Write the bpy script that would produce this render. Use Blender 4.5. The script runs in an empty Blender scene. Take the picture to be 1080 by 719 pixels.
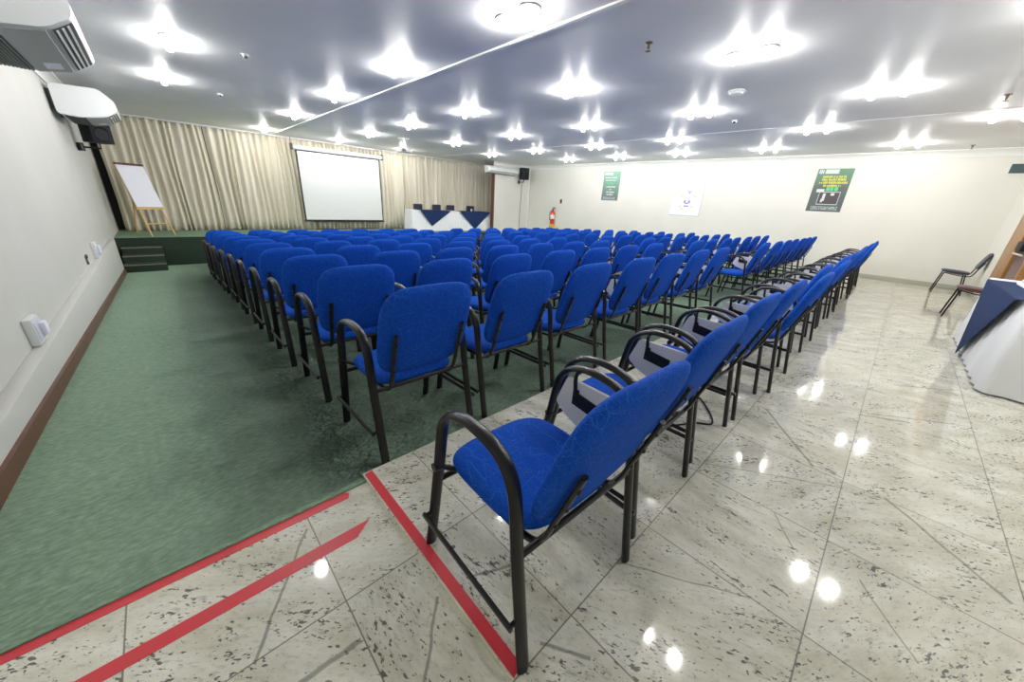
import bpy, bmesh, math, random
from mathutils import Vector, Matrix
random.seed(7)
C = bpy.context.scene.collection
PI = math.pi
ORD = ['zeroth','first','second','third','fourth','fifth','sixth','seventh','eighth','ninth','tenth','eleventh','twelfth',
       'thirteenth','fourteenth','fifteenth','sixteenth','seventeenth','eighteenth','nineteenth']
SLOPE = 0.058                       # the carpeted floor falls gently towards the stage
def carpet_z(y): return -0.012 - SLOPE*max(0.0, y-1.49)

# ------------------------------------------------------------------ materials
def mat(name, col, rough=.5, metal=0.0, spec=.5, emis=None, estr=0, sheen=0, coat=0):
    m = bpy.data.materials.new(name); m.use_nodes = True
    b = m.node_tree.nodes['Principled BSDF']
    b.inputs['Base Color'].default_value = (*col, 1)
    b.inputs['Roughness'].default_value = rough
    b.inputs['Metallic'].default_value = metal
    b.inputs['Specular IOR Level'].default_value = spec
    b.inputs['Sheen Weight'].default_value = sheen
    b.inputs['Coat Weight'].default_value = coat
    if emis:
        b.inputs['Emission Color'].default_value = (*emis, 1)
        b.inputs['Emission Strength'].default_value = estr
    return m
class NT:
    """small helper around a node tree"""
    def __init__(s, m): s.t = m.node_tree; s.b = s.t.nodes['Principled BSDF']
    def n(s, kind, **kw):
        nd = s.t.nodes.new(kind)
        for k, v in kw.items(): setattr(nd, k, v)
        return nd
    def link(s, a, b): s.t.links.new(a, b)
    def math(s, op, a, b=None, c=None, clamp=False):
        nd = s.n('ShaderNodeMath', operation=op, use_clamp=clamp)
        for i, v in enumerate((a, b, c)):
            if v is None: continue
            if isinstance(v, (int, float)): nd.inputs[i].default_value = v
            else: s.link(v, nd.inputs[i])
        return nd.outputs[0]
    def mix(s, f, a, b):
        nd = s.n('ShaderNodeMix', data_type='RGBA')
        for i, v in ((0, f), (6, a), (7, b)):
            if isinstance(v, (int, float)): nd.inputs[i].default_value = v
            elif isinstance(v, tuple): nd.inputs[i].default_value = (*v, 1)
            else: s.link(v, nd.inputs[i])
        return nd.outputs[2]
    def noise(s, vec, scale, detail=3, rough=.5):
        nd = s.n('ShaderNodeTexNoise'); nd.inputs['Scale'].default_value = scale
        nd.inputs['Detail'].default_value = detail; nd.inputs['Roughness'].default_value = rough
        if vec is not None: s.link(vec, nd.inputs['Vector'])
        return nd.outputs['Fac']
    def ramp(s, v, lo, hi):
        nd = s.n('ShaderNodeMapRange'); nd.clamp = True
        s.link(v, nd.inputs[0]); nd.inputs[1].default_value = lo; nd.inputs[2].default_value = hi
        return nd.outputs[0]
    def bump(s, h, strength, dist=.01):
        nd = s.n('ShaderNodeBump'); nd.inputs['Strength'].default_value = strength; nd.inputs['Distance'].default_value = dist
        s.link(h, nd.inputs['Height']); s.link(nd.outputs[0], s.b.inputs['Normal'])

def wall_mat(name, col, rough=.6):
    m = mat(name, col, rough); k = NT(m)
    g = k.n('ShaderNodeNewGeometry').outputs['Position']
    f = k.noise(g, 1.3, 4)
    k.link(k.mix(k.ramp(f, .35, .7), tuple(c*.95 for c in col), col), k.b.inputs['Base Color'])
    k.bump(k.noise(g, 60, 2), .05, .003)
    return m
M_WALL = wall_mat('cream wall paint', (.73, .72, .66))
M_WALL_L = wall_mat('cream paint with dim light in its colour', (.60, .60, .565))  # same cream paint, darkened: dimmer light on this side put into the colour
M_CEIL = wall_mat('white ceiling paint', (.86, .865, .87), .5)
M_COVE = mat('white moulding', (.82, .82, .80), .5)
M_DARK = mat('wall behind curtain with shade in its colour', (.05, .045, .04), .8)  # near-black colour stands in for the shade in the gap beside the curtain
M_WHITE = mat('white plastic', (.70, .72, .72), .35)
M_GREYP = mat('grey plastic', (.42, .43, .42), .45)
M_DGREY = mat('dark grey plastic', (.07, .07, .075), .5)
M_BLACK = mat('black paint on steel', (.010, .010, .010), .30, 0, .35)
M_BLKPL = mat('black plastic', (.010, .011, .015), .55, 0, .25)
M_STEEL = mat('bright steel', (.7, .7, .7), .25, 1)
M_TABLET = mat('grey white writing board', (.72, .71, .66), .35)
M_BULB = mat('lit lamp glass', (1, 1, 1), .4, emis=(1.0, .98, .95), estr=185)
M_RED = mat('red tape', (.70, .055, .07), .35)
M_SCREEN = mat('matte white screen', (.74, .75, .745), .7)
M_BLKCL = mat('black border cloth', (.015, .015, .017), .7)
M_NAVY = mat('navy cloth', (.016, .034, .105), .8, 0, .15)
M_NAVY2 = mat('dark navy upholstery', (.016, .02, .045), .7, sheen=.2)
M_CLOTH = mat('white table linen', (.83, .84, .86), .75)
M_MAROON = mat('maroon upholstery', (.09, .022, .025), .6, sheen=.2)
M_PINE = mat('pale pine', (.62, .40, .14), .5)
M_BROWN = mat('brown varnished wood', (.30, .145, .035), .4)
M_BROWN2 = mat('reddish brown wood', (.13, .05, .03), .35)
M_PAPER = mat('white paper', (.80, .80, .88), .6)
M_REDEX = mat('extinguisher red', (.62, .035, .02), .3)
M_YELLOW = mat('yellow paint', (.78, .52, .05), .45)
M_ORANGE = mat('label white', (.8, .8, .78), .5)
M_SLATE = mat('slate poster print', (.055, .068, .072), .35)
M_GREEN = mat('green poster print', (.05, .30, .13), .35)
M_TEAL = mat('teal poster print', (.10, .27, .20), .35)
M_YTXT = mat('yellow poster print', (.62, .60, .07), .4)
M_WTXT = mat('pale poster print', (.62, .66, .65), .4)
M_GTXT = mat('bright green poster print', (.10, .55, .26), .4)
M_PBLUE = mat('violet blue print', (.24, .25, .62), .4)
M_PYEL = mat('olive yellow print', (.58, .56, .34), .4)
M_PPALE = mat('pale lilac print', (.70, .71, .84), .4)
M_PHOTO = mat('dark photo print', (.05, .035, .04), .35)
M_PWHITE = mat('white poster print', (.80, .81, .83), .4)
M_SIGN = mat('dark teal sign face', (.035, .075, .075), .25)
M_STONE = mat('grey stone skirting', (.42, .42, .36), .2)
M_STAIRTRIM = mat('step edge strip', (.20, .17, .15), .4)

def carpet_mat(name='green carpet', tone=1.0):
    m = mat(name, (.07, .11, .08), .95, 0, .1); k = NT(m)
    g = k.n('ShaderNodeNewGeometry').outputs['Position']
    mp = k.n('ShaderNodeMapping'); mp.inputs['Scale'].default_value = (30, 75, 75); k.link(g, mp.inputs[0])
    w = k.noise(mp.outputs[0], 1.0, 2)
    big = k.noise(g, 1.1, 4)
    fine = k.noise(g, 170, 2)
    c = k.mix(k.ramp(w, .3, .72), (.145, .225, .155), (.285, .395, .285))
    c = k.mix(k.math('MULTIPLY', k.ramp(big, .35, .75), .4), c, (.27, .355, .265))
    c = k.mix(k.math('MULTIPLY', k.ramp(fine, .45, .7), .35), c, (.135, .20, .145))
    # a few worn pale specks
    v = k.n('ShaderNodeTexVoronoi'); v.inputs['Scale'].default_value = 3.0; k.link(g, v.inputs['Vector'])
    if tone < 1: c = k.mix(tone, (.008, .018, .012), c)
    k.link(c, k.b.inputs['Base Color'])
    k.bump(w, .35, .004)
    return m
M_CARPET = carpet_mat()
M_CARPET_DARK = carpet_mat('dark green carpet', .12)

VEINS = [(.17,1.34,-.08,.94,.012),(.00,.80,.18,.79,.02),(2.39,-.33,2.02,-.69,.018),(2.91,.31,2.39,-.04,.018),(.55,.72,.70,.65,.012),
         (.43,.75,.27,.56,.012),(.59,.40,.68,.27,.014),(1.69,-.28,1.46,-.44,.008),(3.39,-.16,3.55,-.42,.02),(1.82,.03,1.65,-.08,.007),
         (1.927,.377,2.299,-.162,.007),(3.438,-.159,3.835,-.695,.009),(4.33,-.32,4.645,-.69,.012),(1.024,.386,1.283,-.016,.007)]
def granite_mat():
    m = mat('polished pale granite', (.7, .68, .58), .07, 0, .5); k = NT(m)
    g = k.n('ShaderNodeNewGeometry').outputs['Position']
    sp = k.n('ShaderNodeSeparateXYZ'); k.link(g, sp.inputs[0])
    X, Y = sp.outputs[0], sp.outputs[1]
    tx = k.math('DIVIDE', k.math('SUBTRACT', X, .187), .546)
    ty = k.math('DIVIDE', k.math('SUBTRACT', Y, .387), .555)
    fx, fy = k.math('FLOOR', tx), k.math('FLOOR', ty)
    cb = k.n('ShaderNodeCombineXYZ'); k.link(fx, cb.inputs[0]); k.link(fy, cb.inputs[1])
    wn = k.n('ShaderNodeTexWhiteNoise', noise_dimensions='2D'); k.link(cb.outputs[0], wn.inputs['Vector'])
    ang = k.math('ADD', k.math('MULTIPLY', wn.outputs['Value'], 1.3), .3)
    rot = k.n('ShaderNodeVectorRotate', rotation_type='Z_AXIS'); k.link(g, rot.inputs['Vector']); k.link(ang, rot.inputs['Angle'])
    off = k.n('ShaderNodeVectorMath', operation='ADD'); k.link(rot.outputs[0], off.inputs[0])
    sc = k.n('ShaderNodeVectorMath', operation='SCALE'); k.link(wn.outputs['Color'], sc.inputs[0]); sc.inputs['Scale'].default_value = 30
    k.link(sc.outputs[0], off.inputs[1])
    V = off.outputs[0]
    mp = k.n('ShaderNodeMapping'); mp.inputs['Scale'].default_value = (1, 2.6, 1); k.link(V, mp.inputs[0])
    clouds = k.noise(mp.outputs[0], 3.5, 5, .6)
    c = k.mix(k.ramp(clouds, .33, .68), (.64, .62, .49), (.86, .85, .75))
    fine = k.noise(mp.outputs[0], 30, 4, .7)
    c = k.mix(k.math('MULTIPLY', k.ramp(fine, .50, .72), .45), c, (.36, .35, .28))
    # dark irregular flecks, gathered in clusters
    dens = k.noise(mp.outputs[0], 4.5, 3)
    def flecks(scale, st, lo, hi, gain):
        m2 = k.n('ShaderNodeMapping'); m2.inputs['Scale'].default_value = (1, st, 1); k.link(V, m2.inputs[0])
        n = k.noise(m2.outputs[0], scale, 2, .55)
        return k.ramp(k.math('ADD', n, k.math('MULTIPLY', k.math('SUBTRACT', dens, .5), gain)), lo, hi)
    f1 = flecks(30, 2.3, .645, .69, .42)
    f2 = flecks(58, 1.7, .652, .70, .36)
    f3 = flecks(17, 3.0, .63, .72, .45)
    c = k.mix(k.math('MULTIPLY', f3, .38), c, (.26, .26, .22))
    c = k.mix(k.math('MULTIPLY', k.math('MAXIMUM', f1, f2), .86), c, (.085, .082, .068))
    # long grey veins running through single slabs
    wig = k.math('MULTIPLY', k.math('SUBTRACT', k.noise(g, 9, 3), .5), .022)
    for (x0, y0, x1, y1, w) in VEINS:
        dx, dy = x1-x0, y1-y0; L = math.hypot(dx, dy); ux, uy = dx/L, dy/L
        px, py = k.math('SUBTRACT', X, x0), k.math('SUBTRACT', Y, y0)
        al = k.math('ADD', k.math('MULTIPLY', px, ux), k.math('MULTIPLY', py, uy))
        ac = k.math('ADD', k.math('ADD', k.math('MULTIPLY', px, -uy), k.math('MULTIPLY', py, ux)), wig)
        inside = k.math('MULTIPLY', k.math('GREATER_THAN', al, 0), k.math('LESS_THAN', al, L))
        line = k.math('SUBTRACT', 1, k.ramp(k.math('ABSOLUTE', ac), w*.25, w*.55))
        c = k.mix(k.math('MULTIPLY', k.math('MULTIPLY', inside, line), .6), c, (.13, .135, .115))
    # joints
    def edge(t, fl, size):
        fr = k.math('SUBTRACT', t, fl)
        dd = k.math('MULTIPLY', k.math('MINIMUM', fr, k.math('SUBTRACT', 1, fr)), size)
        return k.math('SUBTRACT', 1, k.ramp(dd, .0016, .003))
    j = k.math('MAXIMUM', edge(tx, fx, .546), edge(ty, fy, .555))
    c = k.mix(k.math('MULTIPLY', j, .85), c, (.13, .125, .09))
    k.link(c, k.b.inputs['Base Color'])
    k.link(k.math('ADD', k.math('MULTIPLY', j, .3), k.math('MULTIPLY', k.noise(g, 2.2, 3), .12)), k.b.inputs['Roughness'])
    k.bump(k.noise(g, 3.0, 2), .012, .02)
    return m
M_GRANITE = granite_mat()

def fabric_mat():
    m = mat('royal blue upholstery', (.012, .07, .44), .8, 0, .08); k = NT(m)
    k.b.inputs['Sheen Roughness'].default_value = .4
    k.b.inputs['Sheen Tint'].default_value = (.35, .55, 1, 1)
    o = k.n('ShaderNodeTexCoord').outputs['Object']
    wv = k.n('ShaderNodeTexNoise'); wv.inputs['Scale'].default_value = 3; k.link(o, wv.inputs['Vector'])
    lines = None
    for sc, a in ((13, .007), (21, .009), (34, .011)):
        v = k.n('ShaderNodeTexVoronoi', feature='DISTANCE_TO_EDGE'); v.inputs['Scale'].default_value = sc
        mp = k.n('ShaderNodeMapping'); mp.inputs['Rotation'].default_value = (sc, sc*.7, sc*1.9); mp.inputs['Scale'].default_value = (1, .45, .8)
        k.link(o, mp.inputs[0]); k.link(mp.outputs[0], v.inputs['Vector'])
        l = k.math('SUBTRACT', 1, k.ramp(v.outputs[0], a*.4, a*1.3))
        lines = l if lines is None else k.math('MAXIMUM', lines, l)
    gr = k.noise(o, 220, 2)
    c = k.mix(k.ramp(gr, .3, .7), (.004, .052, .35), (.010, .088, .52))
    c = k.mix(k.math('MULTIPLY', lines, .36), c, (.06, .22, .66))
    k.link(c, k.b.inputs['Base Color'])
    k.bump(gr, .25, .002)
    return m
M_FABRIC = fabric_mat()

def curtain_mat():
    m = mat('beige curtain cloth', (.56, .47, .33), .85, 0, .15); k = NT(m)
    g = k.n('ShaderNodeNewGeometry').outputs['Position']
    mp = k.n('ShaderNodeMapping'); mp.inputs['Scale'].default_value = (6, 6, .25); k.link(g, mp.inputs[0])
    f = k.noise(mp.outputs[0], 1.5, 3)
    k.link(k.mix(k.ramp(f, .3, .7), (.62, .58, .47), (.80, .76, .645)), k.b.inputs['Base Color'])
    return m
M_CURTAIN = curtain_mat()
def gradient_mat(name, a, b, axis, lo, hi):
    m = mat(name, a, .35); k = NT(m)
    g = k.n('ShaderNodeTexCoord').outputs['Object']
    sp = k.n('ShaderNodeSeparateXYZ'); k.link(g, sp.inputs[0])
    k.link(k.mix(k.math('ADD', k.ramp(sp.outputs[axis], lo, hi), k.math('MULTIPLY', k.noise(g, 3, 3), .25)), a, b), k.b.inputs['Base Color'])
    return m

# ------------------------------------------------------------------ mesh helpers
def box(bm, x0, x1, y0, y1, z0, z1, bev=0):
    r = bmesh.ops.create_cube(bm, size=1)
    vs = r['verts']
    for v in vs:
        v.co = Vector((x0+(v.co.x+.5)*(x1-x0), y0+(v.co.y+.5)*(y1-y0), z0+(v.co.z+.5)*(z1-z0)))
    if bev:
        es = {e for v in vs for e in v.link_edges}
        bmesh.ops.bevel(bm, geom=list(es), offset=bev, segments=2, affect='EDGES', profile=.5)
def ring_frames(pts):
    pts = [Vector(p) for p in pts]; fr = []
    up = None
    for i, p in enumerate(pts):
        t = (pts[min(i+1, len(pts)-1)]-pts[max(i-1, 0)]).normalized()
        if up is None:
            up = Vector((1, 0, 0)) if abs(t.x) < .8 else Vector((0, 0, 1))
        side = (up - t*up.dot(t)).normalized()
        up = side
        fr.append((p, side, t.cross(side)))
    return fr
def tube(bm, pts, ra, rb=None, seg=10):
    """swept oval tube; ra along the first side vector (x for tubes in a y-z plane), rb across it"""
    rb = ra if rb is None else rb
    rings = []
    for p, s, n in ring_frames(pts):
        rings.append([bm.verts.new(p + s*(ra*math.cos(2*PI*i/seg)) + n*(rb*math.sin(2*PI*i/seg))) for i in range(seg)])
    for a, b in zip(rings, rings[1:]):
        for i in range(seg): bm.faces.new((a[i], a[(i+1) % seg], b[(i+1) % seg], b[i]))
    bm.faces.new(rings[0][::-1]); bm.faces.new(rings[-1])
def smooth_path(pts, n=5):
    P = [Vector(p) for p in pts]; P = [P[0]*2-P[1]] + P + [P[-1]*2-P[-2]]; out = []
    for i in range(1, len(P)-2):
        for k in range(n):
            t = k/n; a, b, c, d = P[i-1:i+3]
            out.append(.5*((2*b)+(c-a)*t+(2*a-5*b+4*c-d)*t*t+(3*b-a-3*c+d)*t**3))
    out.append(P[-2]); return out
def lathe(bm, prof, c, axis='z', seg=20):
    rings = []
    for r, h in prof:
        ring = []
        for i in range(seg):
            a = 2*PI*i/seg; u, v = r*math.cos(a), r*math.sin(a)
            q = {'z': (u, v, h), 'x': (h, u, v), 'y': (u, h, v)}[axis]
            ring.append(bm.verts.new((c[0]+q[0], c[1]+q[1], c[2]+q[2])))
        rings.append(ring)
    for a, b in zip(rings, rings[1:]):
        for i in range(seg): bm.faces.new((a[i], a[(i+1) % seg], b[(i+1) % seg], b[i]))
    if prof[0][0] > 1e-6: bm.faces.new(rings[0][::-1])
    if prof[-1][0] > 1e-6: bm.faces.new(rings[-1])
def prism(bm, poly, f, t):
    """extrude a 2-D outline: f(u, v, w) -> 3-D, w from 0 to t"""
    a = [bm.verts.new(f(u, v, 0)) for u, v in poly]; b = [bm.verts.new(f(u, v, t)) for u, v in poly]
    n = len(poly)
    bm.faces.new(a); bm.faces.new(b[::-1])
    for i in range(n): bm.faces.new((a[(i+1) % n], a[i], b[i], b[(i+1) % n]))
def rounded(poly, r, n=5):
    out = []; P = [Vector((*p, 0)) for p in poly]; N = len(P)
    for i in range(N):
        a, b, c = P[i-1], P[i], P[(i+1) % N]
        d1, d2 = (a-b), (c-b); rr = min(r, d1.length*.45, d2.length*.45)
        s, e = b+d1.normalized()*rr, b+d2.normalized()*rr
        for k in range(n+1):
            t = k/n; q = s*(1-t)**2+b*(2*t*(1-t))+e*t*t; out.append((q.x, q.y))
    return out
def make(name, build, m, parent=None, sharp=40, loc=None):
    bm = bmesh.new(); build(bm)
    bmesh.ops.recalc_face_normals(bm, faces=bm.faces)
    me = bpy.data.meshes.new(name); bm.to_mesh(me); bm.free()
    me.polygons.foreach_set('use_smooth', [True]*len(me.polygons)); me.set_sharp_from_angle(angle=math.radians(sharp))
    me.materials.append(m)
    o = bpy.data.objects.new(name, me); C.objects.link(o)
    if parent: o.parent = parent
    if loc: o.location = loc
    return o
def tag(o, label, cat, group=None):
    o['label'] = label; o['category'] = cat
    if group: o['group'] = group
    return o
def thing(name, label, cat, loc=(0, 0, 0), rz=0, group=None):
    o = bpy.data.objects.new(name, None); C.objects.link(o); o.location = loc; o.rotation_euler = (0, 0, rz); o.empty_display_size = .1
    return tag(o, label, cat, group)
def struct(name, build, m, label=None, parent=None, sharp=40):
    o = make(name, build, m, parent, sharp)
    if not parent:
        o['kind'] = 'structure'
        if label: o['label'] = label
    return o
def dup(root, loc, rz=0, label=None, group=None):
    r = root.copy(); C.objects.link(r); r.location = loc; r.rotation_euler = (0, 0, rz)
    if label: r['label'] = label
    if group: r['group'] = group
    for ch in list(root.children):
        c = ch.copy(); C.objects.link(c); c.parent = r
        for g in list(ch.children):
            d = g.copy(); C.objects.link(d); d.parent = c
    return r

# ------------------------------------------------------------------ the room
XL, XR, YB, YS, YF, ZC = -.88, 12.5, -1.28, 12.35, 14.5, 2.8
ZST = 0.045                                   # top of the stage
def floor_granite(bm):
    box(bm, .462, XR+.1, YB-.1, 1.485, -.08, 0)
struct('floor', floor_granite, M_GRANITE, 'raised floor of polished pale granite slabs')
struct('floor', lambda bm: box(bm, XL-.1, .4619, YB-.1, 1.44, -.12, -.02), M_GRANITE, 'lower strip of pale granite floor beside the carpet')
def carpet(bm):
    ys = [1.4405, 1.486] + [1.486+i*.5 for i in range(1, 23)]
    for x0, x1, ya in ((XL-.05, .4615, 1.4405), (.4615, XR+.1, 1.4855)):
        rows = []
        for y in ys:
            y = max(y, ya)
            z = carpet_z(y)
            rows.append([bm.verts.new((x0, y, z)), bm.verts.new((x1, y, z)), bm.verts.new((x1, y, z-.05)), bm.verts.new((x0, y, z-.05))])
        for a, b in zip(rows, rows[1:]):
            if (a[0].co-b[0].co).length < 1e-6: continue
            for i in range(4): bm.faces.new((a[i], a[(i+1) % 4], b[(i+1) % 4], b[i]))
        bm.faces.new(rows[0]); bm.faces.new(rows[-1][::-1])
    bmesh.ops.remove_doubles(bm, verts=bm.verts, dist=1e-6)
struct('floor', carpet, M_CARPET, 'green carpet floor falling gently to the stage')
struct('ceiling', lambda bm: box(bm, XL-.1, XR+.1, YB-.1, YF+.1, ZC, ZC+.1), M_CEIL)
struct('wall_left', lambda bm: box(bm, XL-.1, XL, YB-.1, YF+.1, -.9, ZC), M_WALL_L)
struct('wall_right', lambda bm: box(bm, XR, XR+.1, YB-.1, YF+.1, -.9, ZC), M_WALL)
struct('wall_back', lambda bm: box(bm, XL-.1, XR+.1, YB-.1, YB, -.2, ZC), M_WALL)
struct('wall_front', lambda bm: box(bm, XL-.1, XR+.1, YF, YF+.1, -.9, ZC), M_DARK)
struct('wall_stage_side', lambda bm: box(bm, 10.46, XR, 12.30, 12.42, -.9, ZC), M_WALL)
struct('wall_stage_return', lambda bm: box(bm, 10.40, 10.46, 12.30, 12.46, -.9, ZC-.25), M_BROWN2)
struct('wall_corner_strip', lambda bm: box(bm, 12.42, XR, 12.26, 12.31, -.6, ZC-.12, .006), M_COVE)
# ledge along the left wall, with the brown skirting board under it
struct('trim_1', lambda bm: box(bm, XL, -.80, YB, 11.2, -.62, .13, .006), M_WALL_L, 'low plastered ledge along the left wall')
def skirting(bm):
    ys = [YB, 1.45, 1.49, 11.2]
    rows = []
    for y in ys:
        z = carpet_z(y) if y > 1.45 else -.02
        rows.append([bm.verts.new((-.801, y, z)), bm.verts.new((-.775, y, z)), bm.verts.new((-.782, y, z+.085)), bm.verts.new((-.801, y, z+.09))])
    for a, b in zip(rows, rows[1:]):
        for i in range(4): bm.faces.new((a[i], a[(i+1) % 4], b[(i+1) % 4], b[i]))
    bm.faces.new(rows[0]); bm.faces.new(rows[-1][::-1])
struct('baseboard_left', skirting, M_BROWN2)
struct('baseboard_right', lambda bm: box(bm, XR-.02, XR, YB, 1.48, 0, .10, .004), M_STONE)
def back_base(bm): box(bm, 10.35, XR, YB, YB+.02, 0, .10, .004)
struct('baseboard_back', back_base, M_STONE)
COVE = [(0, 0), (.13, 0), (.13, -.018), (.10, -.03), (.06, -.055), (.035, -.09), (.025, -.115), (.02, -.14), (0, -.14)]
struct('trim_2', lambda bm: prism(bm, COVE, lambda u, v, w: (XR-u, YB+w, ZC+v), 12.3-YB), M_COVE, 'white cove moulding above the right wall')
struct('trim_3', lambda bm: prism(bm, COVE, lambda u, v, w: (XL+u, YB+w, ZC+v), YF-YB), M_COVE, 'white cove moulding above the left wall')
struct('trim_4', lambda bm: prism(bm, COVE, lambda u, v, w: (10.46+w, 12.30-u, ZC+v), XR-10.46), M_COVE, 'white cove moulding above the stage side wall')
struct('trim_5', lambda bm: box(bm, 2.955, 2.995, YB, 13.7, ZC-.018, ZC, .004), M_COVE, 'white strip running across the ceiling')
struct('trim_6', lambda bm: box(bm, 8.49, 8.52, YB, 13.7, ZC-.006, ZC), M_CEIL, 'ceiling joint strip')
# stage
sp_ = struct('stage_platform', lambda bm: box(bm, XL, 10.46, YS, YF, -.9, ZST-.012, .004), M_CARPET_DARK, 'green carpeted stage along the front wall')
make('stage_top', lambda bm: box(bm, XL, 10.46, YS-.01, YF, ZST-.012, ZST, .004), M_CARPET, sp_)
def steps(bm):
    for i, zt in enumerate((-.42, -.28, -.14)):
        box(bm, -.80, -.12+.0*i, 11.25+.37*i, YS, -.75, zt, .008)
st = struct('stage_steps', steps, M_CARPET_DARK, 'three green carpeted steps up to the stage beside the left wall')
for i, zt in enumerate((-.42, -.28, -.14)):
    make('nosing', lambda bm: box(bm, -.80, -.12, 11.24+.37*i, 11.262+.37*i, zt-.02, zt+.004), M_STAIRTRIM, st)

# doorway in the back wall
d1 = struct('door_1', lambda bm: (box(bm, 9.33, 10.2, YB, YB+.08, 0, 2.15, .008), box(bm, 8.30, 8.42, YB, YB+.08, 0, 2.15, .008), box(bm, 8.30, 10.2, YB, YB+.08, 2.15, 2.28, .008)), M_BROWN,
            'brown wooden door panel and frame in the back wall')
make('door_leaf', lambda bm: box(bm, 8.42, 9.33, YB, YB+.04, 0, 2.15), M_MAROON, d1)
make('push_bar', lambda bm: (tube(bm, [(8.5, YB+.09, .98), (9.27, YB+.09, .98)], .016), tube(bm, [(8.52, YB+.04, .98), (8.52, YB+.09, .98)], .012), tube(bm, [(9.25, YB+.04, .98), (9.25, YB+.09, .98)], .012)), M_STEEL, d1)
make('lock_case', lambda bm: box(bm, 8.9, 9.28, YB+.03, YB+.10, 1.02, 1.16, .012), M_BLKPL, d1)

# ------------------------------------------------------------------ armchair
def cushion(bm, hw, hd, t, n, place, seg=56):
    rs = [0, .25, .5, .7, .82, .9, .95, .98, .994, 1.0]
    def pt(a): 
        c, s = math.cos(a), math.sin(a)
        return (hw*math.copysign(abs(c)**(2/n), c), hd*math.copysign(abs(s)**(2/n), s))
    top, bot = [], []
    for r in rs:
        h = t/2*math.sqrt(max(0, 1-r**7))
        if r == 0:
            top.append([bm.verts.new(place(0, 0, h))]); bot.append([bm.verts.new(place(0, 0, -h))]); continue
        ring = [pt(2*PI*(i+.5)/seg) for i in range(seg)]
        top.append([bm.verts.new(place(x*r, y*r, h)) for x, y in ring])
        bot.append(top[-1] if r == 1.0 else [bm.verts.new(place(x*r, y*r, -h)) for x, y in ring])
    for L in (top, bot):
        for i in range(seg): bm.faces.new((L[0][0], L[1][i], L[1][(i+1) % seg]))
        for a, b in zip(L[1:], L[2:]):
            for i in range(seg): bm.faces.new((a[i], a[(i+1) % seg], b[(i+1) % seg], b[i]))
LEAN = math.radians(18.5)
def seat_place(x, y, h):
    z = .418 + h
    f = max(0, y-.10); z -= .55*f*f*1.6
    z += .004*(1-(x/.235)**2) + .10*max(0, -y-.10)**2
    return (x, y+.03, z)
def back_place(x, s, h):
    wrap = .12*x*x
    return (x, -.280 - math.sin(LEAN)*s + math.cos(LEAN)*(h+wrap), .701 + math.cos(LEAN)*s + math.sin(LEAN)*(h+wrap))
ARM = [(.275, 0), (.235, .22), (.192, .45), (.170, .585), (.150, .645), (.105, .690), (.045, .710), (-.02, .713), (-.085, .705),
       (-.140, .682), (-.178, .632), (-.196, .56), (-.212, .42), (-.245, .20), (-.275, 0)]
def oval_legs(bm, sx):
    path = smooth_path([(sx*.278, y, z) for y, z in ARM], 4)
    tube(bm, path, .022, .013, 12)
def make_armchair(label, loc, group):
    t = thing('armchair', label, 'chair', loc, 0, group)
    make('seat', lambda bm: cushion(bm, .235, .235, .078, 4.2, seat_place), M_FABRIC, t, 60)
    make('backrest', lambda bm: cushion(bm, .255, .250, .062, 4.1, back_place), M_FABRIC, t, 60)
    for sx in (-1, 1):
        f = make('arm_frame', lambda bm: oval_legs(bm, sx), M_BLACK, t)
        def rail(bm):
            o = sx*.278; p = sx*.318
            tube(bm, [(o, .238, .195), (p, .238, .195)], .008, .008, 8)
            tube(bm, [(p, .246, .195), (p, -.252, .195)], .008, .012, 8)
            tube(bm, [(o, -.243, .195), (p, -.243, .195)], .008, .008, 8)
        make('link_rail', rail, M_BLACK, t)
        def upr(bm):
            x = sx*.188
            path = smooth_path([(x, .10, .362), (x, -.06, .362), (x, -.17, .372), (x, -.222, .42), (x, -.258, .52), (x, -.290, .61), (x, -.323, .71)], 4)
            tube(bm, path, .013, .008, 10)
            for z, y in ((.50, -.253), (.58, -.281), (.66, -.309)):
                lathe(bm, [(0, -.012), (.007, -.010), (.009, 0), (.009, .004)], (x, y, z), 'y', 8)
        make('back_support', upr, M_BLACK, t)
    make('crossbar', lambda bm: tube(bm, [(-.278, .208, .366), (.278, .208, .366)], .011), M_BLACK, t)
    make('crossbar', lambda bm: tube(bm, [(-.278, -.213, .405), (.278, -.213, .405)], .011), M_BLACK, t)
    for sx in (-1, 1):
        make('seat_bolt', lambda bm: (tube(bm, [(sx*.28, .193, .44), (sx*.21, .17, .40)], .010), lathe(bm, [(.016, -.018), (.016, .018)], (sx*.283, .194, .44), 'x', 12)), M_BLACK, t)
    poly = rounded([(.095, .668), (.142, .540), (.085, .500), (-.045, .452), (-.150, .48), (-.182, .565), (-.150, .665)], .018)
    tb = make('writing_board', lambda bm: prism(bm, poly, lambda u, v, w: (.246+w, u, v), .014), M_TABLET, t)
    def bracket(bm):
        prism(bm, [(.055, .636), (.030, .636), (.030, .622), (-.078, .606), (-.078, .552), (.055, .570)], lambda u, v, w: (.239+w, u, v), .008)
        tube(bm, smooth_path([(.242, .045, .62), (.242, .052, .67), (.255, .058, .693), (.275, .06, .697)], 3), .008)
        for y, z in ((.045, .612), (.045, .582), (-.068, .594), (-.068, .564)): lathe(bm, [(0, -.004), (.006, -.003), (.006, .002)], (.239, y, z), 'x', 8)
    make('bracket', bracket, M_BLKPL, tb)
    return t
G1, G2, G3 = 'blue armchairs in the row on the granite', 'blue armchairs in the block left of the aisle', 'blue armchairs in the block right of the aisle'
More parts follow.
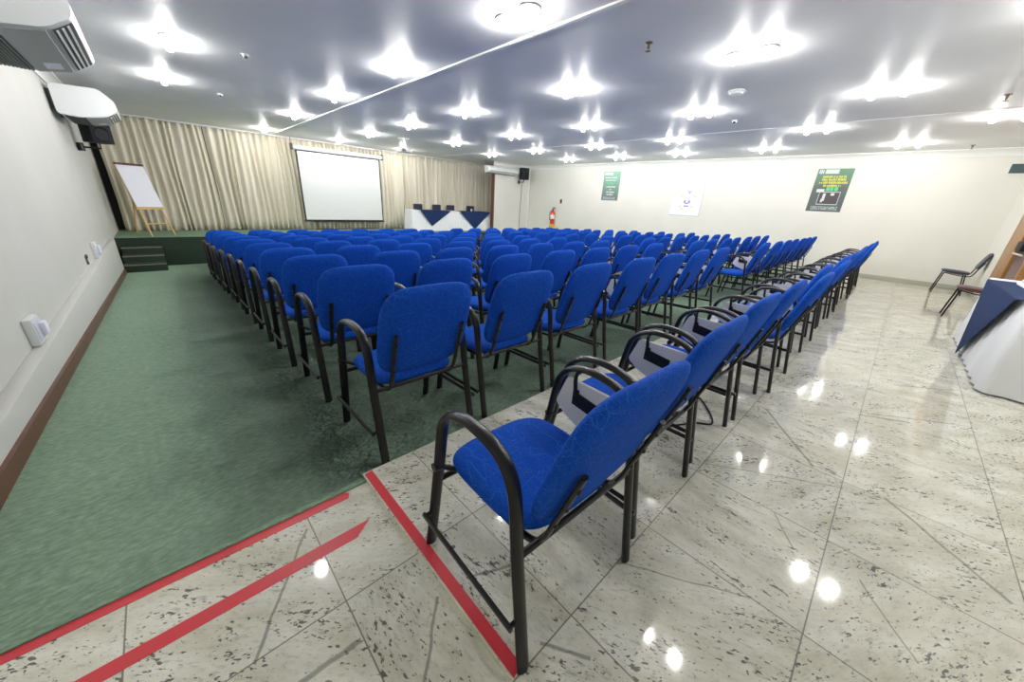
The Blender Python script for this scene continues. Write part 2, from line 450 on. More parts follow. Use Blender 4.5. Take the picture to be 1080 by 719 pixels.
# the row on the granite, nearest the camera
front = []
x = .783
xs = [.789, 1.455, 2.15, 2.83, 3.51, 4.18, 4.86, 5.54, 6.21, 6.89, 7.58, 8.27, 8.95, 9.62, 10.29, 10.97]
for i, x in enumerate(xs):
    y = .66 + (0 if i == 0 else [.03, .06, .05, -.02, .07, .0, .06, .05, .02, .05][i % 11 - 1 if i < 11 else i % 7] * .9)
    rz = math.radians([-2, .5, -.8, 1, 0, .8, -.6][i % 7])
    front.append((x, y, rz))
proto = None
for i, (x, y, rz) in enumerate(front):
    lab = 'blue armchair on the granite floor, %s from the left end of its row' % ORD[i+1]
    if i == 0:
        x, y = .792, .656
        lab = 'large foreground blue armchair with its leg beside the red floor tape'
        proto = make_armchair(lab, (x, y, 0), G1); proto.rotation_euler.z = rz
    else:
        dup(proto, (x, y, 0), rz, lab, G1)
PITCH = .868
ROWS = 10
for r in range(ROWS):
    yc = 1.785 + PITCH*r
    for c in range(7):
        jx, jy, ja = random.uniform(-.008, .008), random.uniform(-.02, .02), math.radians(random.uniform(-1.2, 1.2))
        x = .868 + .684*c - .006*r + jx
        o = dup(proto, (x, yc+jy, carpet_z(yc+jy)), ja, 'blue armchair in the %s carpet row, %s seat counted from the left wall' % (ORD[r+1], ORD[c+1]), G2)
        o.rotation_euler.x = -SLOPE*.5
    for c in range(7):
        jx, jy, ja = random.uniform(-.008, .008), random.uniform(-.02, .02), math.radians(random.uniform(-1.2, 1.2))
        x = (6.87 if r == 0 else 6.42) + .70*c + jx
        o = dup(proto, (x, yc-.04+jy, carpet_z(yc-.04+jy)), ja, 'blue armchair in the %s carpet row, %s seat right of the aisle' % (ORD[r+1], ORD[c+1]), G3)
        o.rotation_euler.x = -SLOPE*.5

# ------------------------------------------------------------------ ceiling lights
LINES = [[3.33, 6.36, 8.53], [.44, 2.83, 5.0, 7.22, 9.76, 12.9], [-.5, 1.58, 3.77, 6.2, 8.39, 10.64, 12.9],
         [.66, 2.85, 5.02, 7.2, 9.7, 12.9], [-.5, 1.64, 4.23, 6.37, 8.53, 10.67], [.50, 2.85, 4.97, 6.9, 8.92]]
NEAR = {(1, 0): .15, (2, 0): .24, (3, 0): .06, (4, 0): .1, (5, 0): .2}
LX = [.5, 2.6, 4.6, 6.72, 8.9, 11.0]
def lamp(label, loc, parent=None):
    t = thing('ceiling_light', label, 'ceiling light', loc, 0, 'twin bulb ceiling lights')
    for dy in (-.145, .145):
        rg = make('lamp_ring', lambda bm: lathe(bm, [(.062, -.001), (.092, -.001), (.095, -.006), (.088, -.014), (.064, -.010), (.060, -.001)], (0, dy, 0), 'z', 28), M_WHITE, t)
        make('bulb', lambda bm: lathe(bm, [(.036, -.002), (.038, -.02), (.037, -.055), (.030, -.074), (.014, -.083), (0.0, -.085)], (0, dy, 0), 'z', 16), M_BULB, t, 80)
    return t
lp = None
for i, col in enumerate(LINES):
    for j, y in enumerate(col):
        lab = 'twin-bulb ceiling light, %s from the stage in the %s line from left wall' % (ORD[len(col)-j], ORD[i+1])
        if lp is None: lp = lamp(lab, (LX[i], y, ZC))
        else: dup(lp, (LX[i] + NEAR.get((i, j), 0), y, ZC), 0, lab)

first = [o for o in bpy.data.objects if o.name.startswith('ceiling_light') and abs(o.location.x-.5) < .01 and abs(o.location.y-3.33) < .01][0]
bulbs = [c for c in first.children if c.name.startswith('bulb')]
bulbs[0].data = bulbs[0].data.copy(); bulbs[0].data.materials[0] = M_WHITE      # one dead lamp
# ------------------------------------------------------------------ stage: curtains, screen, easel, table
def curtain(name, x0, x1, seed, label, zb=.03, zt=2.768, yc=14.07):
    rnd = random.Random(seed)
    n = int((x1-x0)/.018)
    ph = 0; off = []
    wl = rnd.uniform(.10, .18)
    for i in range(n+1):
        ph += .018/wl*2*PI
        if ph > 2*PI: ph -= 2*PI; wl = rnd.uniform(.09, .21)
        off.append(math.sin(ph))
    zs = [zb, zb+.3, .8, 1.5, 2.2, zt-.15, zt]
    def b(bm):
        rows = []
        for k, z in enumerate(zs):
            amp = .062 - .014*(z/2.7)
            rows.append([bm.verts.new((x0+(x1-x0)*i/n + .02*math.sin(i*.11+z*1.7), yc + amp*off[i] + .012*math.sin(i*.37+z), z + (.012*math.sin(i*.09) if k == 0 else 0))) for i in range(n+1)])
        for a, c in zip(rows, rows[1:]):
            for i in range(n): bm.faces.new((a[i], a[i+1], c[i+1], c[i]))
    o = make(name, b, M_CURTAIN, None, 80)
    md = o.modifiers.new('thickness', 'SOLIDIFY'); md.thickness = .004
    return tag(o, label, 'curtain', 'beige stage curtains')
curtain('curtain', -.74, 1.36, 1, 'beige pleated curtain hanging behind the flip chart')
curtain('curtain', 1.38, 7.25, 2, 'wide beige pleated curtain hanging behind the projection screen', .05)
curtain('curtain', 7.27, 12.0, 3, 'beige pleated curtain hanging behind the long draped stage table', .03)
struct('trim_7', lambda bm: box(bm, -.80, 12.2, 14.0, 14.14, 2.77, 2.8, .004), M_CEIL, 'curtain track along the ceiling above the stage')

sc = thing('projection_screen', 'large white pull-down projection screen hanging in front of the stage curtain', 'screen', (4.87, 13.8, .38))
make('screen_fabric', lambda bm: box(bm, -1.31, 1.31, -.006, 0, .0, 2.05), M_SCREEN, sc)
make('border', lambda bm: (box(bm, -1.36, -1.31, -.005, .001, -.04, 2.09), box(bm, 1.31, 1.35, -.005, .001, -.04, 2.09), box(bm, -1.31, 1.31, -.005, .001, 2.05, 2.09), box(bm, -1.31, 1.31, -.005, .001, -.04, 0)), M_BLKCL, sc)
make('bottom_bar', lambda bm: tube(bm, [(-1.38, -.003, -.05), (1.37, -.003, -.05)], .018), M_BLACK, sc)
make('roller_case', lambda bm: box(bm, -1.42, 1.42, -.09, .05, 2.08, 2.20, .03), M_WHITE, sc)
for sx in (-1, 1):
    make('end_bracket', lambda bm: (box(bm, sx*1.45-.03, sx*1.45+.03, -.07, .06, 2.06, 2.24, .01), tube(bm, [(sx*1.45, 0, 2.2), (sx*1.45, 0, 2.42)], .008)), M_DGREY, sc)

fc = thing('flip_chart', 'white paper flip chart on a pale wooden easel at left on stage', 'flip chart', (-.20, 12.95, ZST), math.radians(32))
def rotx(a, p): return p
TILT = math.radians(18)
def flip_pt(u, v, w): return (u + .10*(v-.9)*-.16, .0 + (v)*math.tan(TILT) - w, v)
def pad(bm):
    a = [(-.27, .66), (.27, .66), (.27, 1.58), (-.27, 1.58)]
    prism(bm, a, lambda u, v, w: (u, v*math.tan(TILT)-.345-w, v), .02)
make('paper_pad', pad, M_PAPER, fc)
make('pad_clamp', lambda bm: prism(bm, [(-.275, 1.57), (.275, 1.57), (.275, 1.615), (-.275, 1.615)], lambda u, v, w: (u, v*math.tan(TILT)-.335-w, v), .045), M_MAROON, fc)
make('backing_board', lambda bm: prism(bm, [(-.28, .63), (.28, .63), (.28, 1.60), (-.28, 1.60)], lambda u, v, w: (u, v*math.tan(TILT)-.325-w, v), .018), M_PINE, fc)
for sx in (-1, 1):
    make('easel_leg', lambda bm: tube(bm, [(sx*.25, -.33, 0), (sx*.20, .19, 1.55)], .018, .013, 8), M_PINE, fc)
make('easel_leg', lambda bm: tube(bm, [(0, .60, 0), (0, .22, 1.5)], .018, .013, 8), M_PINE, fc)
make('easel_rail', lambda bm: (tube(bm, [(-.24, -.235, .28), (.24, -.235, .28)], .016, .012, 8), box(bm, -.29, .29, -.14, -.05, .60, .63, .004)), M_PINE, fc)

def skirt(bm, x0, x1, y0, y1, zt, zb, flare, wl, amp):
    path = []
    def seg(ax, ay, bx, by):
        n = int(math.hypot(bx-ax, by-ay)/.02)
        for i in range(n): path.append((ax+(bx-ax)*i/n, ay+(by-ay)*i/n, (bx-ax, by-ay)))
    seg(x0, y0, x1, y0); seg(x1, y0, x1, y1); seg(x1, y1, x0, y1); seg(x0, y1, x0, y0)
    cx, cy = (x0+x1)/2, (y0+y1)/2
    rows = []
    for k in range(6):
        f = k/5; ring = []
        for i, (x, y, d) in enumerate(path):
            L = math.hypot(*d); nx, ny = d[1]/L, -d[0]/L
            o = flare*f + amp*f**.5*math.sin(i*.02/wl*2*PI + .8*math.sin(i*.013)) 
            ring.append(bm.verts.new((x+nx*o, y+ny*o, zt+(zb-zt)*f)))
        rows.append(ring)
    n = len(path)
    for a, b in zip(rows, rows[1:]):
        for i in range(n): bm.faces.new((a[i], a[(i+1) % n], b[(i+1) % n], b[i]))
    bm.faces.new(rows[0])
TBR = math.radians(-2.0)
tb = thing('stage_table', 'long stage table dressed in a pleated white cloth to the floor', 'table', (8.98, 13.06, ZST), TBR)
make('white_skirt', lambda bm: skirt(bm, -2.06, 2.06, -.30, .30, .745, .012, .05, .07, .012), M_CLOTH, tb, 80)
make('table_top', lambda bm: box(bm, -2.07, 2.07, -.31, .31, .745, .770, .008), M_CLOTH, tb)
for (a, b, tip, zt, lab) in ((-1.76, -.42, -1.28, .20, 'navy cloth triangle hanging over the left half of the stage table'), (.0, 1.58, .76, .07, 'navy cloth triangle hanging over the right half of the stage table')):
    o = make('navy_overlay', lambda bm: (prism(bm, [(a, .771), (b, .771), (tip, zt)], lambda u, v, w: (u, -.385+w, v), .006), prism(bm, [(a, -.385), (b, -.385), (b-.1, .3), (a+.1, .3)], lambda u, v, w: (u, v, .771+w), .006)), M_NAVY, None)
    o.location = (8.98, 13.06, ZST); o.rotation_euler.z = TBR
    tag(o, lab, 'tablecloth', 'navy overlays on the stage table')
def cup(label, x, y, z, m=M_WHITE):
    o = make('cup', lambda bm: lathe(bm, [(0, 0), (.03, 0), (.04, .09), (.037, .09), (.028, .006), (0, .006)], (0, 0, 0), 'z', 16), m)
    o.location = (x, y, z); tag(o, label, 'cup')
cup('small white cup standing on the stage table between two dark chairs', 9.78, 12.98, .824)
for i, (x, lab) in enumerate(((7.75, 'dark chair behind the stage table, nearest the projection screen'), (8.62, 'dark chair behind the stage table, second from the screen'),
                              (9.31, 'dark chair behind the stage table, third from the screen'), (10.38, 'dark chair behind the stage table, farthest from the screen'))):
    if i == 0:
        sch = thing('stage_chair', lab, 'chair', (x, 13.70, ZST), PI, 'dark chairs behind the stage table')
        make('backrest', lambda bm: box(bm, -.20, .20, -.22, -.17, .55, .97, .02), M_NAVY2, sch)
        make('seat', lambda bm: box(bm, -.21, .21, -.19, .19, .40, .46, .02), M_NAVY2, sch)
        for sx in (-1, 1):
            make('leg', lambda bm: tube(bm, [(sx*.19, .17, 0), (sx*.19, .16, .40)], .012), M_BLACK, sch)
            make('leg', lambda bm: tube(bm, [(sx*.19, -.19, 0), (sx*.19, -.19, .60)], .012), M_BLACK, sch)
    else: dup(sch, (x, 13.70-.01*i, ZST), PI, lab)

# ------------------------------------------------------------------ air conditioners
def ac_unit(label, loc, rz, L=1.45, us=1, vs=1):
    """long under-ceiling unit; local: wall at x=0, x outwards, length along +y from 0"""
    t = thing('air_conditioner', label, 'air conditioner', loc, rz, 'white air conditioners')
    prof = rounded([(.03, .0), (.03, .40), (.55, .42), (.70, .27), (.71, .13), (.56, .03), (.25, -.02)], .05, 4)
    make('housing', lambda bm: prism(bm, prof, lambda u, v, w: (u, w, v), L), M_WHITE, t)
    make('intake_grille', lambda bm: [box(bm, .10+.022*i, .112+.022*i, .08, L-.08, -.028, .005) for i in range(10)], M_DGREY, t)
    make('bottom_panel', lambda bm: prism(bm, [(.33, -.022), (.55, .018), (.55, .03), (.33, -.008)], lambda u, v, w: (u, .06+w, v), L-.12), M_GREYP, t)
    make('air_outlet', lambda bm: (prism(bm, [(.585, .036), (.69, .108), (.685, .12), (.58, .05)], lambda u, v, w: (u, .10+w, v), L-.20)), M_DGREY, t)
    make('louver', lambda bm: [prism(bm, [(.60+.03*k, .036+.021*k), (.612+.03*k, .045+.021*k), (.608+.03*k, .052+.021*k), (.596+.03*k, .043+.021*k)], lambda u, v, w: (u, .10+w, v), L-.20) for k in range(3)], M_WHITE, t)
    make('rating_label', lambda bm: prism(bm, [(.40, -.012), (.50, .006), (.50, .010), (.40, -.006)], lambda u, v, w: (u, L-.42+w, v), .22), M_PAPER, t)
    make('mounting_bracket', lambda bm: (box(bm, -.03, .06, .12, .20, .04, .34, .005), box(bm, -.03, .06, L-.20, L-.12, .04, .34, .005)), M_DGREY, t)
    if us != 1:
        for ch in t.children: ch.scale = (us, 1, vs)
    return t
ac_unit('white air conditioner high on the left wall, nearest the camera', (-.85, 4.35, 2.19), 0, 1.5)
ac_unit('white air conditioner high on the left wall, just before the black loudspeaker', (-.85, 9.5, 2.20), 0, 1.25)
ac_unit('white air conditioner on the wall right of the stage curtain', (9.86, 12.27, 2.34), -PI/2, 1.62, .42, .6)

# loudspeakers
def speaker(label, loc, rz, wall):
    e = Matrix.Rotation(-rz, 3, 'Z') @ Vector((wall[0], wall[1], 0))
    t = thing('loudspeaker', label, 'loudspeaker', loc, rz)
    make('cabinet', lambda bm: box(bm, -.17, .17, -.14, .14, 0, .46, .015), M_BLKPL, t)
    make('woofer', lambda bm: lathe(bm, [(.0, .02), (.05, .018), (.10, -.002), (.12, -.01), (.125, 0)], (0, -.142, .16), 'y', 24), M_BLKPL, t)
    make('tweeter', lambda bm: lathe(bm, [(.0, -.012), (.03, -.006), (.055, 0)], (0, -.142, .36), 'y', 20), M_BLKPL, t)
    make('wall_bracket', lambda bm: (tube(bm, [(0, 0, .01), (0, 0, -.09), (e.x, e.y, -.09)], .016), lathe(bm, [(.05, -.16), (.05, -.02)], (e.x*.83, e.y*.83, 0), 'z', 12)), M_BLACK, t)
    return t
speaker('black loudspeaker on a bracket on the left wall beyond the air conditioner', (-.56, 11.3, 1.93), math.radians(35), (-.32, 0))
speaker('black loudspeaker on the wall right of the stage, beside the white air conditioner', (11.80, 11.95, 2.20), math.radians(-18), (0, .36))
o = make('speaker_cable', lambda bm: tube(bm, smooth_path([(12.0, 12.27, 2.08), (12.02, 12.285, 1.6), (11.99, 12.285, 1.0), (11.98, 12.285, -.4)], 5), .008, .008, 6), M_BLACK)
tag(o, 'thin black cable hanging down from the loudspeaker right of the stage', 'cable')

# ------------------------------------------------------------------ projector and ceiling fittings
pj = thing('projector', 'white projector hanging from a pole below the ceiling before the screen', 'projector', (5.48, 10.45, ZC))
make('ceiling_plate', lambda bm: box(bm, -.13, .13, -.07, .07, -.015, 0, .004), M_WHITE, pj)
make('pole', lambda bm: tube(bm, [(0, 0, 0), (0, 0, -.26)], .022), M_WHITE, pj)
make('body', lambda bm: box(bm, -.17, .17, -.13, .13, -.36, -.26, .02), M_GREYP, pj)
make('lens', lambda bm: lathe(bm, [(0, .0), (.04, .0), (.045, .03), (.036, .03), (.03, .015), (0, .015)], (.06, .13, -.31), 'y', 18), M_BLKPL, pj)
make('grille', lambda bm: [box(bm, -.14, -.02, -.135, -.128, -.345+.02*i, -.335+.02*i) for i in range(4)], M_BLKPL, pj)

sd = thing('smoke_detector', 'round white smoke detector on the ceiling', 'smoke detector', (5.85, 2.07, ZC))
make('base', lambda bm: lathe(bm, [(.10, 0), (.105, -.012), (.095, -.02)], (0, 0, 0), 'z', 28), M_WHITE, sd)
make('dome', lambda bm: lathe(bm, [(.085, -.018), (.08, -.04), (.05, -.055), (0, -.058)], (0, 0, 0), 'z', 28), M_WHITE, sd)
def sprinkler(label, x, y, m=M_STEEL):
    t = thing('sprinkler', label, 'sprinkler', (x, y, ZC), 0, 'ceiling sprinklers')
    make('collar', lambda bm: lathe(bm, [(.035, 0), (.035, -.006), (.014, -.012), (.014, -.03)], (0, 0, 0), 'z', 16), m, t)
    make('nozzle', lambda bm: (lathe(bm, [(.008, -.03), (.012, -.045), (.006, -.055)], (0, 0, 0), 'z', 12), tube(bm, [(.02, 0, -.03), (.022, 0, -.05), (0, 0, -.068)], .003, .003, 6), tube(bm, [(-.02, 0, -.03), (-.022, 0, -.05), (0, 0, -.068)], .003, .003, 6)), m, t)
    make('deflector', lambda bm: lathe(bm, [(0, -.066), (.024, -.066), (.024, -.070), (0, -.070)], (0, 0, 0), 'z', 16), m, t)
M_BRASS = mat('dull brass', (.20, .15, .10), .4, .8)
sprinkler('small sprinkler in the middle of the ceiling right of the white strip', 3.81, 2.25, M_BRASS)
sprinkler('dark ceiling sprinkler at the far right of the photo', 7.67, -.33, M_BRASS)
sprinkler('dark ceiling sprinkler close to the right wall', 11.84, -.37, M_BRASS)
def sensor(label, x, y):
    t = thing('ceiling_sensor', label, 'sensor', (x, y, ZC), 0, 'small white ceiling sensors')
    make('base', lambda bm: lathe(bm, [(.045, 0), (.045, -.012), (.03, -.018)], (0, 0, 0), 'z', 20), M_WHITE, t)
    make('dome', lambda bm: lathe(bm, [(.03, -.015), (.028, -.03), (.015, -.042), (0, -.045)], (0, 0, 0), 'z', 16), M_STEEL, t)
sensor('small white sensor on the ceiling above the carpet aisle, nearer the camera', 1.18, 6.17)
sensor('small white sensor on the ceiling above the carpet aisle, nearer the stage', 1.24, 9.05)
sensor('small white sensor on the ceiling near the smoke detector', 7.56, 2.59)

# ------------------------------------------------------------------ left wall sockets
def sockets(label, y, z, s):
    t = thing('socket_box', label, 'socket', (XL, y, z), 0, 'white socket boxes on the left wall')
    make('box', lambda bm: box(bm, 0, .05, 0, .20*s, 0, .20*s, .008), M_WHITE, t)
    make('cover_strip', lambda bm: [box(bm, .05, .056, .02+.045*i*s, .05+.045*i*s, .03*s, .17*s, .002) for i in range(4)], M_PPALE, t)
    make('plug', lambda bm: box(bm, .055, .085, .10*s, .18*s, .05*s, .15*s, .008), M_PAPER, t)
sockets('white socket box above the ledge on the left wall, nearer the camera', 4.06, .135, 1.0)
sockets('white socket box above the ledge on the left wall, nearer the stage steps', 8.45, .135, 1.2)
o = make('wall_clip', lambda bm: (lathe(bm, [(0, .02), (.025, .018), (.03, 0)], (XL, 7.72, .27), 'x', 12), lathe(bm, [(0, .02), (.02, .018), (.024, 0)], (XL, 7.66, .19), 'x', 12), box(bm, XL, XL+.006, 7.62, 7.76, .17, .29)), M_DGREY)
tag(o, 'two dark holes of an open wall plate between the socket boxes', 'wall plate')

# ------------------------------------------------------------------ tape on the floor
def tape(build, label):
    o = make('floor_tape', build, M_RED); tag(o, label, 'tape', 'red tapes on the floor')
tape(lambda bm: prism(bm, [(-.80, 1.405), (.36, 1.395), (.372, 1.425), (.35, 1.44), (-.80, 1.452)], lambda u, v, w: (u, v, -.0195+w), .0012), 'long red floor tape along the edge of the green carpet')
tape(lambda bm: prism(bm, [(-.78, 1.165), (.31, 1.165), (.385, 1.222), (-.78, 1.212)], lambda u, v, w: (u, v, -.0195+w), .0012), 'red floor tape on bare granite, parallel to the carpet edge')
tape(lambda bm: prism(bm, [(.468, .392), (.508, .402), (.508, 1.48), (.468, 1.475)], lambda u, v, w: (u, v, .0003+w), .0012), 'red floor tape under the foreground armchair on the raised slab edge')
o = make('floor_cable', lambda bm: tube(bm, smooth_path([(2.95, 1.0, .006), (2.65, .67, .006), (2.39, .50, .006), (2.28, .58, .006), (2.05, .72, .006), (1.9, .95, .006)], 6), .006, .006, 6), M_BLKPL)
tag(o, 'thin dark cable looped on the granite under the front chairs', 'cable')

# ------------------------------------------------------------------ extinguisher, posters, sign on the right wall
ex = thing('fire_extinguisher', 'red fire extinguisher hanging on the right wall near the stage corner', 'fire extinguisher', (12.39, 10.66, .46))
make('cylinder', lambda bm: lathe(bm, [(.0, 0), (.085, 0), (.09, .02), (.09, .46), (.07, .53), (.03, .56), (.03, .58)], (0, 0, 0), 'z', 24), M_REDEX, ex)
make('label', lambda bm: lathe(bm, [(.0905, .24), (.0925, .24), (.0925, .40), (.0905, .40)], (0, 0, 0), 'z', 24), M_ORANGE, ex)
make('valve', lambda bm: (lathe(bm, [(.02, .57), (.022, .64), (.012, .66)], (0, 0, 0), 'z', 12), box(bm, -.02, .02, -.12, .03, .65, .675, .004), box(bm, -.015, .015, -.10, .02, .69, .71, .004)), M_BLKPL, ex)
make('hose', lambda bm: tube(bm, smooth_path([(-.01, .03, .62), (-.04, .11, .52), (-.05, .125, .3), (-.04, .11, .18)], 5), .012), M_BLKPL, ex)
make('foot_ring', lambda bm: lathe(bm, [(.094, -.01), (.098, -.01), (.098, .035), (.091, .035)], (0, 0, 0), 'z', 24), M_YELLOW, ex)
make('wall_hook', lambda bm: box(bm, .05, .105, -.03, .03, .48, .58, .004), M_STEEL, ex)
o = make('floor_marker', lambda bm: (box(bm, 12.44, XR, 10.46, 10.86, .26, .42, .01)), M_YELLOW)
tag(o, 'yellow wall marker below the red fire extinguisher', 'marker')
o = make('alarm_pull', lambda bm: (box(bm, 12.46, XR, 10.30, 10.38, 1.34, 1.50, .01), lathe(bm, [(.015, -.01), (.015, .0)], (12.46, 10.34, 1.42), 'x', 12)), M_MAROON)
tag(o, 'small pinkish red wall box above the fire extinguisher', 'wall box')

def poster(label, y0, y1, z0, z1, base, border=None):
    """left edge y0 (larger), right edge y1; local u 0..1 left to right, v 0..1 bottom to top"""
    W, H = y0-y1, z1-z0
    t = thing('poster', label, 'poster', (XR-.001, (y0+y1)/2, z0))
    P = lambda u, v, w: (-w, W*(.5-u), H*v)
    make('sheet', lambda bm: prism(bm, [(0, 0), (1, 0), (1, 1), (0, 1)], lambda u, v, w: P(u, v, w), .006), base, t)
    return t, P
def marks(t, P, name, m, rects, d=.0075):
    def b(bm):
        for (u0, u1, v0, v1) in rects:
            prism(bm, [(u0, v0), (u1, v0), (u1, v1), (u0, v1)], lambda u, v, w: P(u, v, .0055+w), d-.0055)
    make(name, b, m, t)
def words(u0, u1, v0, v1, seed):
    r = random.Random(seed); out = []; u = u0
    while u < u1-.02:
        w = r.uniform(.015, .03); out.append((u, min(u+w, u1), v0, v1 - (r.random() < .3)*(v1-v0)*.25)); u += w + (r.random() < .25)*.022 + .007
    return out
gr3 = gradient_mat('slate and green poster print', (.06, .07, .075), (.10, .25, .14), 2, .55, 1.05)
t, P = poster('dark green poster with yellow heading and a photo, right end of the wall', 2.005, 1.305, 1.49, 2.49, gr3)
marks(t, P, 'logo', M_PPALE, [(.05, .08, .89, .98), (.10, .13, .88, .985), (.15, .18, .89, .97)])
marks(t, P, 'sky_band', M_WTXT, [(.22, .60, .885, .985)])
for i, (a, b, v) in enumerate(((.20, .86, .79), (.19, .87, .725), (.14, .95, .655), (.28, .80, .585))):
    marks(t, P, 'text_line', M_YTXT, words(a, b, v, v+.052, 20+i))
marks(t, P, 'large_letters', M_GTXT, [(.40, .50, .49, .575), (.52, .60, .49, .575), (.63, .73, .49, .575)])
marks(t, P, 'badge', M_WTXT, [(.14, .36, .455, .53)])
marks(t, P, 'photo_frame', M_WTXT, [(.24, .84, .455, .470), (.24, .84, .165, .18), (.24, .255, .165, .47), (.825, .84, .165, .47)])
marks(t, P, 'photo', M_PHOTO, [(.255, .825, .18, .455)], .007)
marks(t, P, 'photo_figure', M_WTXT, [(.36, .44, .25, .43), (.34, .40, .22, .30), (.58, .68, .38, .44)], .009)
for i, v in enumerate((.105, .075, .045)): marks(t, P, 'small_text', M_WTXT, words(.12, .90, v, v+.016, 40+i))
gr1 = gradient_mat('grey green poster print', (.13, .14, .14), (.17, .42, .30), 2, .15, 1.0)
t, P = poster('green and grey poster with white text lines, nearest the stage', 8.38, 7.68, 1.54, 2.52, gr1)
marks(t, P, 'sky_band', M_WTXT, [(.05, .55, .88, .98)])
for i, (a, b, v, h) in enumerate(((.12, .85, .77, .045), (.15, .75, .69, .03), (.25, .65, .57, .06), (.22, .78, .455, .045), (.42, .58, .37, .03), (.25, .75, .27, .045), (.28, .72, .18, .05))):
    marks(t, P, 'text_line', M_WTXT if i != 2 else M_GTXT, words(a, b, v, v+h, 60+i))
for i, v in enumerate((.10, .07, .04)): marks(t, P, 'small_text', M_WTXT, words(.12, .88, v, v+.014, 80+i))
t, P = poster('white poster with small blue and yellow emblems between the dark posters', 5.63, 4.67, 1.17, 2.44, M_PWHITE)
marks(t, P, 'edge_shadow', M_GREYP, [(.985, 1.0, 0, 1), (0, 1, 0, .012)], .009)  # grey strips paint a shadow along the right and bottom borders
marks(t, P, 'heading', M_PPALE, words(.30, .72, .86, .885, 91))
marks(t, P, 'emblem', M_PBLUE, [(.50, .525, .56, .60), (.525, .55, .535, .58), (.55, .575, .52, .555), (.575, .60, .545, .585), (.59, .615, .57, .61)])
marks(t, P, 'emblem', M_PYEL, [(.26, .29, .46, .51), (.29, .35, .44, .47), (.34, .37, .46, .51)])
marks(t, P, 'emblem', M_PYEL, [(.70, .73, .46, .51), (.73, .79, .44, .47), (.78, .81, .46, .51)])
marks(t, P, 'emblem', M_PBLUE, [(.42, .48, .30, .37), (.47, .57, .28, .315), (.56, .63, .30, .37), (.45, .60, .215, .25)])
for q in ((.28, .36, .21, .235), (.66, .76, .21, .235), (.36, .42, .15, .18)): marks(t, P, 'emblem', M_PYEL, [q])
marks(t, P, 'caption', M_PPALE, words(.42, .64, .14, .155, 95))
sg = thing('exit_sign', 'small dark teal sign high on the right wall by the corner', 'sign', (XR, -1.13, 2.31))
make('frame', lambda bm: box(bm, -.03, 0, -.13, .13, 0, .22, .005), M_WHITE, sg)
make('face', lambda bm: box(bm, -.034, -.029, -.115, .115, .035, .205), M_SIGN, sg)

# ------------------------------------------------------------------ right side: dressed table, two chairs, outlet box
tr = thing('side_table', 'table under a white cloth at the right edge, beside the back wall', 'table', (5.95, -1.02, 0))
make('white_skirt', lambda bm: skirt(bm, -1.14, 1.14, -.19, .17, .745, .012, .045, .21, .013), M_CLOTH, tr, 80)
make('table_top', lambda bm: box(bm, -1.15, 1.15, -.20, .18, .745, .762, .007), M_CLOTH, tr)
o = make('navy_overlay', lambda bm: (prism(bm, [(5.08, .763), (6.74, .763), (6.02, .02)], lambda u, v, w: (u, -.795+w+.035*(.76-v)/.76, v), .006), prism(bm, [(5.08, -.795), (6.74, -.795), (6.74, -1.12), (5.08, -1.12)], lambda u, v, w: (u, v, .763+w), .006)), M_NAVY)
tag(o, 'navy cloth triangle hanging down the front of the white table at right', 'tablecloth')
o = make('folded_napkin', lambda bm: (box(bm, 6.05, 6.45, -1.14, -.95, .770, .80, .012), box(bm, 6.10, 6.42, -1.13, -.97, .80, .835, .014)), M_CLOTH)
tag(o, 'folded white cloth lying on the table at the right edge', 'cloth')
def side_chair(label, loc, m, w=.42):
    t = thing('side_chair', label, 'chair', loc, 0)
    h = w/2
    make('seat', lambda bm: cushion(bm, h, .20, .055, 4.5, lambda x, y, z: (x, y, .45+z+.05*y)), m, t, 60)
    make('backrest', lambda bm: cushion(bm, h*.95, .17, .045, 4, lambda x, s, z: (x, -.285-.32*s+.95*z, .70+.95*s+.3*z)), m, t, 60)
    for sx in (-1, 1):
        make('leg', lambda bm: tube(bm, [(sx*(h-.02), .16, .425), (sx*(h-.02), .215, 0)], .011), M_BLACK, t)
        make('leg', lambda bm: tube(bm, [(sx*(h-.02), -.13, .42), (sx*(h-.02), -.19, 0)], .011), M_BLACK, t)
        make('side_rail', lambda bm: tube(bm, smooth_path([(sx*(h-.02), .16, .425), (sx*(h-.02), 0, .395), (sx*(h-.02), -.16, .39), (sx*(h-.02), -.215, .42), (sx*(h-.02), -.25, .54), (sx*(h-.02), -.30, .68)], 4), .010), M_BLACK, t)
    return t
side_chair('dark blue side chair with black legs in the far right corner', (11.72, -.93, 0), M_NAVY2)
side_chair('maroon side chair between the blue chair and the white table', (8.68, -.97, 0), M_MAROON, .36)
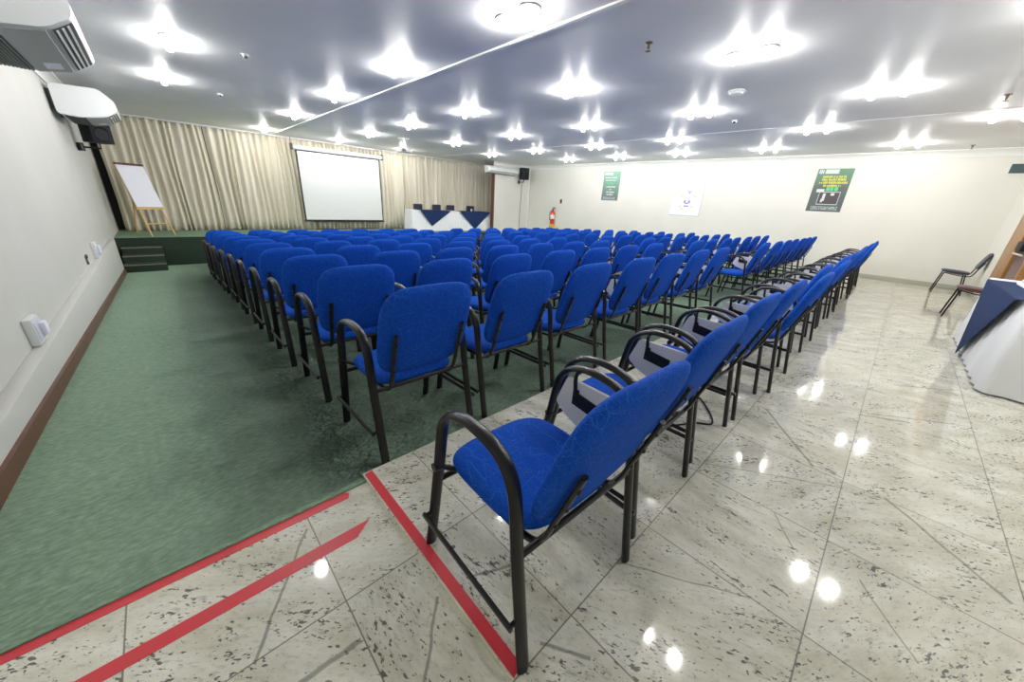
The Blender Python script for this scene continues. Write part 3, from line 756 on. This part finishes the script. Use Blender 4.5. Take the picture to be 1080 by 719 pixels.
ob = thing('outlet_box', 'small grey outlet box on the back wall beside the door frame', 'outlet', (10.42, YB, .92))
make('box', lambda bm: box(bm, -.07, .07, 0, .05, 0, .16, .008), M_GREYP, ob)
make('conduit', lambda bm: tube(bm, [(0, .02, 0), (0, .02, -.82)], .014), M_COVE, ob)

# ------------------------------------------------------------------ camera, world, view
R = ((0.73, -0.682, 0.053), (-0.213, -0.301, -0.929), (0.65, 0.667, -0.365))
def rotm():
    y, p, r = -.77224, .373945, .05729706
    cy, sy, cp, sp, cr, sr = math.cos(y), math.sin(y), math.cos(p), math.sin(p), math.cos(r), math.sin(r)
    Ry = Matrix(((cy, 0, sy), (0, 1, 0), (-sy, 0, cy))); Rx = Matrix(((1, 0, 0), (0, cp, -sp), (0, sp, cp))); Rz = Matrix(((cr, -sr, 0), (sr, cr, 0), (0, 0, 1)))
    return Rz @ Rx @ Ry
RM = rotm()                                   # columns: right, down, ahead of the room in camera axes
right = Vector((RM[0][0], RM[0][2], -RM[0][1])); down = Vector((RM[1][0], RM[1][2], -RM[1][1])); fwd = Vector((RM[2][0], RM[2][2], -RM[2][1]))
cam = bpy.data.cameras.new('camera'); co = bpy.data.objects.new('camera', cam); C.objects.link(co)
co.matrix_world = Matrix.Translation((0, 0, 1.3)) @ Matrix((right, -down, -fwd)).transposed().to_4x4()
cam.sensor_width = 36; cam.lens = 373.8/1080*36; cam.clip_start = .02; cam.clip_end = 100
S = bpy.context.scene; S.camera = co
w = bpy.data.worlds.new('world'); S.world = w; w.use_nodes = True
w.node_tree.nodes['Background'].inputs[0].default_value = (.8, .85, 1, 1); w.node_tree.nodes['Background'].inputs[1].default_value = .02
S.view_settings.view_transform = 'Standard'; S.view_settings.look = 'None'; S.view_settings.gamma = 1; S.view_settings.use_curve_mapping = False
S.view_settings.exposure = 0.83
S.cycles.use_denoising = True; S.cycles.sample_clamp_indirect = 6; S.cycles.max_bounces = 8; S.cycles.diffuse_bounces = 5; S.cycles.caustics_reflective = False; S.cycles.caustics_refractive = False
